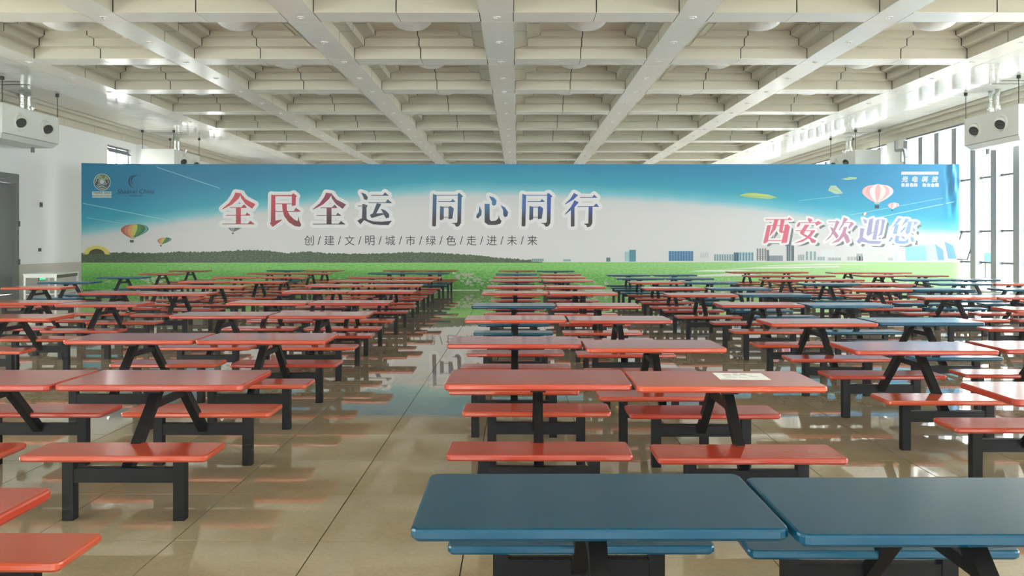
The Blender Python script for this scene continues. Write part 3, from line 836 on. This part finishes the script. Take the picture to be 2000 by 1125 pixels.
wel.append([[(880, 500), (907, 515), (870, 590), (820, 660), (775, 692), (830, 630), (855, 575)], [(820, 560), (850, 570), (900, 640), (880, 667), (850, 620)], [(945, 475), (982, 490), (950, 530), (905, 592), (900, 585), (930, 530)],
            [(1010, 512), (1037, 530), (990, 582), (985, 560)], [(945, 560), (977, 560), (950, 640), (900, 692), (830, 707), (900, 660), (930, 610)], [(950, 600), (985, 640), (1002, 690), (970, 707), (945, 650)]] + hl(808, 900, 515) + hl(945, 1020, 521))
wel.append([[(1112, 485), (1147, 500), (1152, 525), (1130, 532)], [(1090, 570), (1130, 575), (1112, 650), (1160, 682), (1282, 685), (1262, 712), (1180, 710), (1105, 690), (1080, 712), (1058, 692), (1085, 650)],
            [(1170, 495), (1207, 480), (1190, 610), (1227, 595), (1160, 642), (1145, 625)], [(1228, 500), (1262, 500), (1232, 672), (1197, 672)], [(1283, 490), (1313, 500), (1285, 632), (1245, 642), (1268, 610)]] + hl(1238, 1290, 497))
wel.append([[(1430, 480), (1462, 485), (1420, 530), (1365, 577), (1400, 525)], [(1400, 540), (1434, 535), (1415, 622), (1380, 622)], [(1490, 485), (1527, 490), (1500, 520), (1450, 562), (1475, 520)], [(1570, 508), (1607, 520), (1565, 552)],
            [(1515, 518), (1550, 518), (1530, 610), (1505, 627), (1490, 610)], [(1480, 560), (1502, 565), (1455, 612), (1445, 605)], [(1560, 560), (1582, 585), (1570, 607), (1555, 590)],
            [(1365, 645), (1382, 660), (1360, 692), (1340, 692)], [(1405, 635), (1437, 640), (1430, 680), (1490, 686), (1520, 658), (1517, 700), (1480, 712), (1410, 707), (1395, 690)], [(1450, 635), (1480, 645), (1487, 667), (1465, 667)], [(1540, 640), (1567, 660), (1567, 692), (1545, 692), (1535, 665)]] + hl(1490, 1585, 514))
wel = [conv(p, 1440, 320, 4.545) for p in wel]
M_SHD = ink('print_grey_drop_lettering', (112, 120, 128))
WC = [(212, 100, 124), (206, 104, 134), (176, 128, 158), (150, 150, 190), (132, 160, 200)]
for k, p in enumerate(wel):
    pr('lettering_drop', [[(x + 7.5, y + 6) for x, y in q] for q in p], M_SHD, 0.0135)
    halo('title_halo', p, 4.0, M_HALO, 0.017)
    M_ = mat('printed_welcome_%d' % k, srgb(*WC[k]), .42)
    pr('title_character', p, M_, 0.0245)
# font lettering
def text(body, px, py, hpx, mt, lay=0.018, shear=0.0, name='slogan_character', align='CENTER', sx=1.0, par=None):
    me = GLYPH[(body, shear)].copy()
    ys_ = [v.co.y for v in me.vertices]; xs_ = [v.co.x for v in me.vertices]
    cy, cxx = (min(ys_) + max(ys_)) / 2, ((min(xs_) + max(xs_)) / 2 if align == 'CENTER' else min(xs_))
    s_ = hpx * PXM / (max(ys_) - min(ys_))
    for v in me.vertices: v.co = (bx(px) + (v.co.x - cxx) * s_ * sx, -lay * 0.35, bz(py) + (v.co.y - cy) * s_)
    me.materials.clear(); me.materials.append(mt); me.update(); me.name = name
    return link(name, me, par or fab)
for k, ch in enumerate('创建文明城市绿色走进未来'):
    text(ch, 603.5 + k * 39.65, 469.6, 19.0, M_SLOG)
    if k < 11: text('/', 623.5 + k * 39.65, 469.6, 16.5, M_SLOG)
# emblem and script logo at the door end
M_NAVY = ink('print_navy', (6, 18, 56)); M_EMB = ink('print_emblem_dark', (40, 48, 56)); M_EMG = ink('print_emblem_green', (92, 128, 62)); M_EML = ink('print_emblem_light', (196, 210, 206))
def disc(cx, cy, r, n=28, a0=0, a1=360): return [(cx + r * cos(R(a0 + (a1 - a0) * i / n)), cy + r * sin(R(a0 + (a1 - a0) * i / n))) for i in range(n)]
def arc(cx, cy, r, w_, a0, a1, n=10, taper=False):
    out = []
    for i in range(n):
        t0, t1 = a0 + (a1 - a0) * i / n, a0 + (a1 - a0) * (i + 1) / n
        w0 = w_ * (sin(pi * i / n) if taper else 1) / 2; w1 = w_ * (sin(pi * (i + 1) / n) if taper else 1) / 2
        out.append([(cx + (r + w0) * cos(R(t0)), cy + (r + w0) * sin(R(t0))), (cx + (r + w1) * cos(R(t1)), cy + (r + w1) * sin(R(t1))), (cx + (r - w1) * cos(R(t1)), cy + (r - w1) * sin(R(t1))), (cx + (r - w0) * cos(R(t0)), cy + (r - w0) * sin(R(t0)))])
    return [p for p in out if abs(area(p)) > 1e-5]
ex, ey = 199.5, 355.5
e = pr('emblem', [disc(ex, ey, 16.6)], M_EML, .014)
pr('emblem_field', [disc(ex, ey, 15.2)], M_EMB, .017, e)
pr('emblem_green_field', [[(ex + 15.0 * cos(R(a)), ey + 15.0 * sin(R(a))) for a in range(200, 341, 10)]], M_EMG, .0185, e)
lines = arc(ex, ey, 6.4, 1.2, 0, 360, 20) + arc(ex, ey, 12.4, 1.1, 195, 255) + arc(ex, ey, 9.4, 1.0, 215, 240, 4) + arc(ex - 2, ey - 12, 2.2, 1, 0, 180, 6) + arc(ex, ey, 9.2, 1.1, -60, -25, 5) + arc(ex, ey, 12.2, 1.1, -60, 15) + arc(ex, ey, 9.6, 1.2, 10, 45, 5) \
    + arc(ex - 9, ey + 2, 4.6, 1.1, 170, 270, 6) + arc(ex, ey, 9.4, 1.2, 60, 160) + arc(ex, ey, 12.6, 1.2, 45, 150) + [disc(ex, ey - .3, 4.6)]
pr('emblem_lines', lines, M_EML, .020, e)
pr('emblem_mountain', [[(ex - 3.4, ey - .2), (ex, ey - 2.2), (ex + 3.4, ey - .2), (ex, ey - 1.0)], [(ex - 2.8, ey + 1.8), (ex, ey + .4), (ex + 2.8, ey + 1.8), (ex, ey + 3)]], M_EMB, .022, e)
pr('emblem_caption_plate', [[(180, 374), (218, 374), (218, 386), (180, 386)]], M_EML, .014, e)
text('中国陕西', 191.5, 376.8, 4.4, M_EMB, .018,  name='emblem_caption', par=e); text('2021', 210.5, 376.8, 4.2, M_EMB, .018,  name='emblem_caption', par=e, sx=1.25)
text('SHAANXI CHINA', 199, 382.4, 2.9, M_EMB, .018,  name='emblem_caption', par=e, sx=1.3)
sx0, sy0 = 266.0, 354.5
s1 = pr('swirl_logo', arc(sx0 - 1, sy0, 13, 2.4, 95, 262, 14, True) + arc(sx0 + 1.5, sy0 - 1, 11, 2.4, 130, 290, 14, True), M_NAVY, .014)
pr('swirl_logo_pale', arc(sx0 + 4.5, sy0 + 1.5, 8, 1.4, 190, 340, 10, True) + arc(sx0 + 3, sy0 + 2.5, 5, 1.2, 90, 200, 8, True), ink('print_mid_blue', (62, 120, 160)), .014, s1)
text('Shaanxi China', 265, 373.8, 9.0, M_NAVY, .016, shear=.25, name='script_logo', par=s1)
text('中国 陕西 2021', 265.5, 382.3, 3.8, M_NAVY, .016,  name='script_logo', par=s1)
# company lettering at the window end
M_GT = ink('print_grey_lettering', (120, 138, 158)); M_RT = ink('print_rose_lettering', (206, 150, 168))
pr('sponsor_plate', [[(1761, 335.5), (1833, 335.5), (1832, 341), (1760, 341)]], M_HALO, .014)
random.seed(21)
pr('sponsor_lettering', [[(x + 1.0, 336.4 + random.uniform(0, .8)), (x + 2.2, 336.4), (x + 1.5, 340.2), (x + .3, 340.2)] for x in [1762 + 2.35 * i for i in range(29)] if not 1797 < x < 1802], M_RT, .018)
def rim_text(ch, px, py, hp, shear):
    for q, (ox, oy) in enumerate(((-.7, 0), (.7, 0), (0, -.7), (0, .7), (.5, .5), (-.5, .5), (.5, -.5), (-.5, -.5))):
        text(ch, px + ox, py + oy, hp, M_HALO, .014 + q * 2e-4, shear=shear, name='sponsor_halo')
    text(ch, px, py, hp, M_GT, .018, shear=shear, name='sponsor_lettering')
for k, ch in enumerate('光电科技'): rim_text(ch, 1767 + k * 19.6, 350, 10.4, .2)
for k, ch in enumerate('优质保障 助力全运'):
    if ch != ' ': rim_text(ch, 1763.5 + k * 8.3, 361.3, 6.0, 0)
# hedge, far shrubs
M_HEDGE = mat('printed_hedge', srgb(60, 84, 44), .42)
N, L, P = nodes(M_HEDGE)
hn = noise(M_HEDGE, 16, 7, objcoord(M_HEDGE, (.8, 1, 2.0)), .8)
L.new(ramp(M_HEDGE, hn, [(.34, srgb(22, 34, 18)), (.5, srgb(52, 78, 42)), (.66, srgb(128, 148, 104))]), P.inputs['Base Color'])
random.seed(11)
tops = [(159, 494), (240, 493), (300, 495), (345, 492), (420, 492), (470, 489), (500, 488), (530, 490), (560, 495), (600, 491), (640, 495), (700, 496), (760, 494), (790, 493), (840, 493), (890, 496), (930, 499), (970, 503), (1010, 506), (1060, 511)]
def top_at(x):
    for (a, ya), (c, yc) in zip(tops, tops[1:]):
        if a <= x <= c: return ya + (yc - ya) * (x - a) / (c - a)
    return 511
pts = []
x = 159.0
while x < 1060:
    pts.append((x, top_at(x) + random.uniform(-1.6, 1.2))); x += 2.0
mb = MB()
for (a, c) in zip(pts, pts[1:]): flat(mb, [a, c, (c[0], 513), (a[0], 513)], .013)
mb.build('hedge_print', M_HEDGE, fab)
# sunflower
pr('sunflower_petals', [[(189 + 28 * cos(R(a)), 497 + 19 * sin(R(a))), (189 + 20 * cos(R(a + 7)), 496 + 13 * sin(R(a + 7))), (189 + 12 * cos(R(a)), 495 + 7 * sin(R(a))), (189 + 20 * cos(R(a - 7)), 496 + 13 * sin(R(a - 7)))] for a in range(182, 359, 8)], ink('print_petal', (214, 200, 92)), .0155)
pr('sunflower_disc', [[(189 + 15.5 * cos(R(a)), 496 + 10 * sin(R(a))) for a in range(180, 361, 10)]], ink('print_sunflower_brown', (62, 52, 30)), .0175)
# hot-air balloons
def balloon(cx, top_, hw, hh, cols, lean=0.0, basket=True, cut=0.0):
    r_ = None; n = len(cols); K = 12
    def w(v): return math.sqrt(max(0, 1 - ((v - .42) / .42) ** 2)) if v < .42 else 1 - ((v - .42) / .58) ** 1.7 * .80
    for i, c in enumerate(cols):
        u0 = sin(pi / 2 * (-1 + 2 * i / n)); u1 = sin(pi / 2 * (-1 + 2 * (i + 1) / n)); polys = []
        for k in range(K):
            v0, v1 = cut + (1 - cut) * k / K, cut + (1 - cut) * (k + 1) / K
            q = [(cx + lean * v0 + hw * w(v0) * u0, top_ + hh * v0), (cx + lean * v0 + hw * w(v0) * u1, top_ + hh * v0), (cx + lean * v1 + hw * w(v1) * u1, top_ + hh * v1), (cx + lean * v1 + hw * w(v1) * u0, top_ + hh * v1)]
            if abs(area(q)) > 1e-6: polys.append(q)
        o = pr('balloon_print' if r_ is None else 'balloon_gore', polys, ink('print_balloon_gore', c), .0135, r_)
        r_ = r_ or o
    if basket:
        bxp, byp = cx + lean * 1.2, top_ + hh * 1.18
        pr('balloon_collar', [[(cx + lean - hw * .2, top_ + hh * 1.0), (cx + lean + hw * .2, top_ + hh * 1.0), (cx + lean + hw * .14, top_ + hh * 1.10), (cx + lean - hw * .14, top_ + hh * 1.10)]], ink('print_balloon_collar', (176, 176, 168)), .0135, r_)
        pr('balloon_basket', [[(bxp - hw * .15, byp), (bxp + hw * .15, byp), (bxp + hw * .13, byp + hh * .18), (bxp - hw * .13, byp + hh * .18)]], M_EMB, .0135, r_)
RB = [(150, 66, 54), (176, 78, 58), (196, 118, 92), (206, 160, 96), (190, 190, 90), (70, 128, 62), (40, 106, 56), (96, 166, 166), (34, 60, 62)]
balloon(266, 437, 27, 27, RB, -7)
balloon(325, 463.5, 13, 13, RB[1:], -9)
balloon(462, 438, 13, 14, [(120, 122, 116), (150, 150, 142), (98, 104, 100), (140, 140, 132)], -6, True, .45)
PK = [(202, 150, 158), (222, 180, 182), (214, 158, 162), (240, 226, 226), (216, 158, 164), (232, 206, 198), (212, 160, 172), (238, 224, 214), (216, 190, 206)]
balloon(1715, 359.5, 31, 35, PK, -2)
balloon(1746, 395.5, 11, 12, PK[:6], -3)
balloon(1690, 414.5, 5.5, 7, [(120, 120, 128), (226, 226, 230), (140, 130, 130)], -2, False)
# floating leaves, contrails
def leaf(pts, c1, vein):
    o = pr('leaf_print', [pts], ink('print_leaf', c1), .0135)
    pr('leaf_vein', [[(vein[0], vein[1] - .35), (vein[2], vein[3] - .3), (vein[2], vein[3] + .3), (vein[0], vein[1] + .35)]], ink('print_leaf_vein', (128, 160, 84)), .016, o)
leaf([(1444, 381), (1458, 377.5), (1475, 377), (1500, 380), (1519, 386), (1500, 388.5), (1470, 386), (1452, 384)], (176, 202, 116), (1433, 382, 1518, 386))
leaf([(1641, 350), (1660, 346), (1674, 346.5), (1672, 349.5), (1655, 351.5)], (176, 212, 176), (1641, 350, 1674, 347.5))
leaf([(1617, 372), (1622, 363), (1632, 362.5), (1640, 370), (1647, 378), (1632, 379)], (170, 196, 168), (1620, 366, 1646, 378))
M_TRAIL = ink('print_contrail', (150, 206, 216))
for a, c, w_ in (((162, 397), (332, 431), .7), ((305, 326), (430, 368), .6), ((170, 425), (260, 440), .4), ((1690, 430), (1873, 392), .7), ((1660, 420), (1850, 385), .4), ((1560, 392), (1640, 383), .35)):
    pr('contrail_print', [[(a[0], a[1] - w_), (c[0], c[1] - w_), (c[0], c[1] + w_), (a[0], a[1] + w_)]], M_TRAIL, .0128)
# printed skyline
def rect(x0, x1, y0, y1): return [(x0, y0), (x1, y0), (x1, y1), (x0, y1)]
def tower(x0, x1, y0, body, stripes, sc, y1=512, bands=()):
    o = pr('building_print', [rect(x0, x1, y0, y1)], ink('print_building', body), .0132)
    ps = []
    for i in range(stripes):
        a = x0 + (x1 - x0) * (i + .25) / stripes; ps.append(rect(a, a + (x1 - x0) / stripes * .55, y0 + 1.2, y1 - 1))
    for yb in bands: ps.append(rect(x0, x1, yb, yb + .7))
    if ps: pr('building_windows', ps, ink('print_windows', sc), .0150, o)
tower(1306, 1354, 490, (96, 152, 182), 9, (54, 104, 148), 510, (494, 498, 502, 506))
tower(1367, 1384, 492, (206, 208, 208), 4, (188, 190, 192), 504)
tower(1394, 1433, 496, (178, 196, 200), 8, (116, 140, 146), 510)
tower(1433, 1443, 493, (70, 116, 134), 2, (46, 84, 104), 510); tower(1443, 1472, 492, (170, 198, 206), 5, (96, 134, 146), 510, (496,))
tower(1477, 1497, 484, (204, 206, 208), 4, (112, 116, 122), 510, (488, 492, 496, 500, 504)); tower(1497, 1502, 488, (120, 128, 134), 1, (96, 104, 110), 510)
tower(1501, 1529, 499, (138, 152, 160), 7, (120, 134, 142), 510)
tower(1536, 1544, 470, (120, 140, 150), 2, (74, 92, 104), 510); tower(1545, 1551, 479, (112, 132, 142), 2, (72, 90, 100), 510)
tower(1558, 1571, 497, (176, 186, 188), 3, (140, 150, 152), 509); tower(1572, 1595, 490, (196, 206, 210), 3, (132, 150, 154), 509); tower(1596, 1611, 501, (170, 188, 196), 3, (140, 156, 160), 509)
tower(1603, 1630, 488, (206, 214, 220), 0, (0, 0, 0), 501); tower(1617, 1643, 503, (168, 178, 184), 4, (150, 160, 166), 509); tower(1654, 1685, 501, (184, 190, 194), 5, (160, 168, 172), 509); tower(1673, 1685, 495, (170, 180, 186), 2, (150, 160, 168), 509)
tower(1712, 1727, 498, (196, 206, 204), 0, (0, 0, 0), 509); tower(1734, 1744, 503, (170, 182, 180), 0, (0, 0, 0), 509); tower(1744, 1756, 491, (206, 214, 220), 1, (194, 202, 208), 509)
tower(1038, 1062, 505, (150, 176, 172), 6, (110, 142, 146), 511); tower(1100, 1115, 506, (160, 184, 184), 4, (126, 152, 158), 511)
tower(1220, 1229, 491, (166, 202, 206), 2, (140, 182, 190), 511); tower(1229, 1242, 488, (70, 140, 158), 3, (58, 124, 146), 511)
tower(1184, 1192, 503, (90, 120, 118), 2, (70, 100, 100), 511)
o = pr('sail_building_print', [[(1768, 482), (1806, 479), (1810, 509), (1769, 509)]], ink('print_sail_aqua', (138, 206, 218)), .0132)
pr('sail_facade', [[(1806, 479), (1826, 476), (1832, 508), (1810, 509)]], ink('print_sail_pale', (178, 216, 222)), .0132, o)
pr('sail_facade', [[(1826, 476), (1842, 488), (1844, 508), (1832, 508)], [(1845, 472), (1862, 480), (1869, 505), (1852, 505)]], ink('print_sail_blue', (112, 166, 212)), .0132, o)
pr('sail_lines', [rect(1768.5, 1809, y, y + .4) for y in (484, 487, 490, 493, 496, 499, 502, 505)], ink('print_sail_line', (116, 188, 204)), .015, o)
M_PATH = ink('print_pale_path', (216, 222, 208))
pr('pale_path_print', [[(1345, 530), (1380, 527), (1440, 526.5), (1470, 529), (1420, 531)], [(1410, 525), (1500, 521), (1640, 520), (1640, 522), (1520, 524)], [(1470, 519.5), (1600, 515), (1720, 516), (1600, 518)], [(1300, 541), (1420, 534), (1480, 534), (1460, 539)]], M_PATH, .0125)
# meadow daisies
random.seed(5)
mb1, mb2 = MB(), MB()
for cx, cy, sxx, syy, n in ((900, 537, 22, 6, 26), (925, 548, 26, 10, 26), (300, 545, 30, 6, 22), (1200, 552, 40, 8, 20), (1330, 548, 40, 6, 16), (640, 550, 60, 7, 16)):
    for i in range(n):
        x, y = random.gauss(cx, sxx * .5), min(560, random.gauss(cy, syy * .5)); r0 = random.uniform(1.6, 4.2)
        for a in range(0, 360, 45):
            flat(mb1, [(x, y), (x + r0 * cos(R(a - 14)), y + .5 * r0 * sin(R(a - 14))), (x + r0 * cos(R(a + 14)), y + .5 * r0 * sin(R(a + 14)))], .0135)
        flat(mb2, disc(x, y, r0 * .28, 8), .015)
d_ = mb1.build('daisy_print', M_HALO, fab); d_['kind'] = 'stuff'
mb2.build('daisy_centres', ink('print_daisy_yellow', (186, 170, 90)), d_)

# ------------------------------------------------------------------ thin scattering volume added to imitate veiling glare from the windows
M_GLARE = bpy.data.materials.new('thin_glare_veil'); M_GLARE.use_nodes = True
_n, _l = M_GLARE.node_tree.nodes, M_GLARE.node_tree.links
_n.clear()
_o = _n.new('ShaderNodeOutputMaterial'); _v = _n.new('ShaderNodeVolumeScatter')
_v.inputs['Color'].default_value = (0.97, 0.985, 1, 1); _v.inputs['Density'].default_value = 0.0022; _v.inputs['Anisotropy'].default_value = 0.2
_l.new(_v.outputs[0], _o.inputs['Volume'])
m = MB(); m.box(XL_ - .6, XR + .6, Y0 - .6, Y1 + .6, -.004, 7.45)
hz = m.build('glare_veil', M_GLARE); hz['kind'] = 'stuff'; tag(hz, 'faint pale veil added to the hall air to imitate window glare', 'glare_veil')
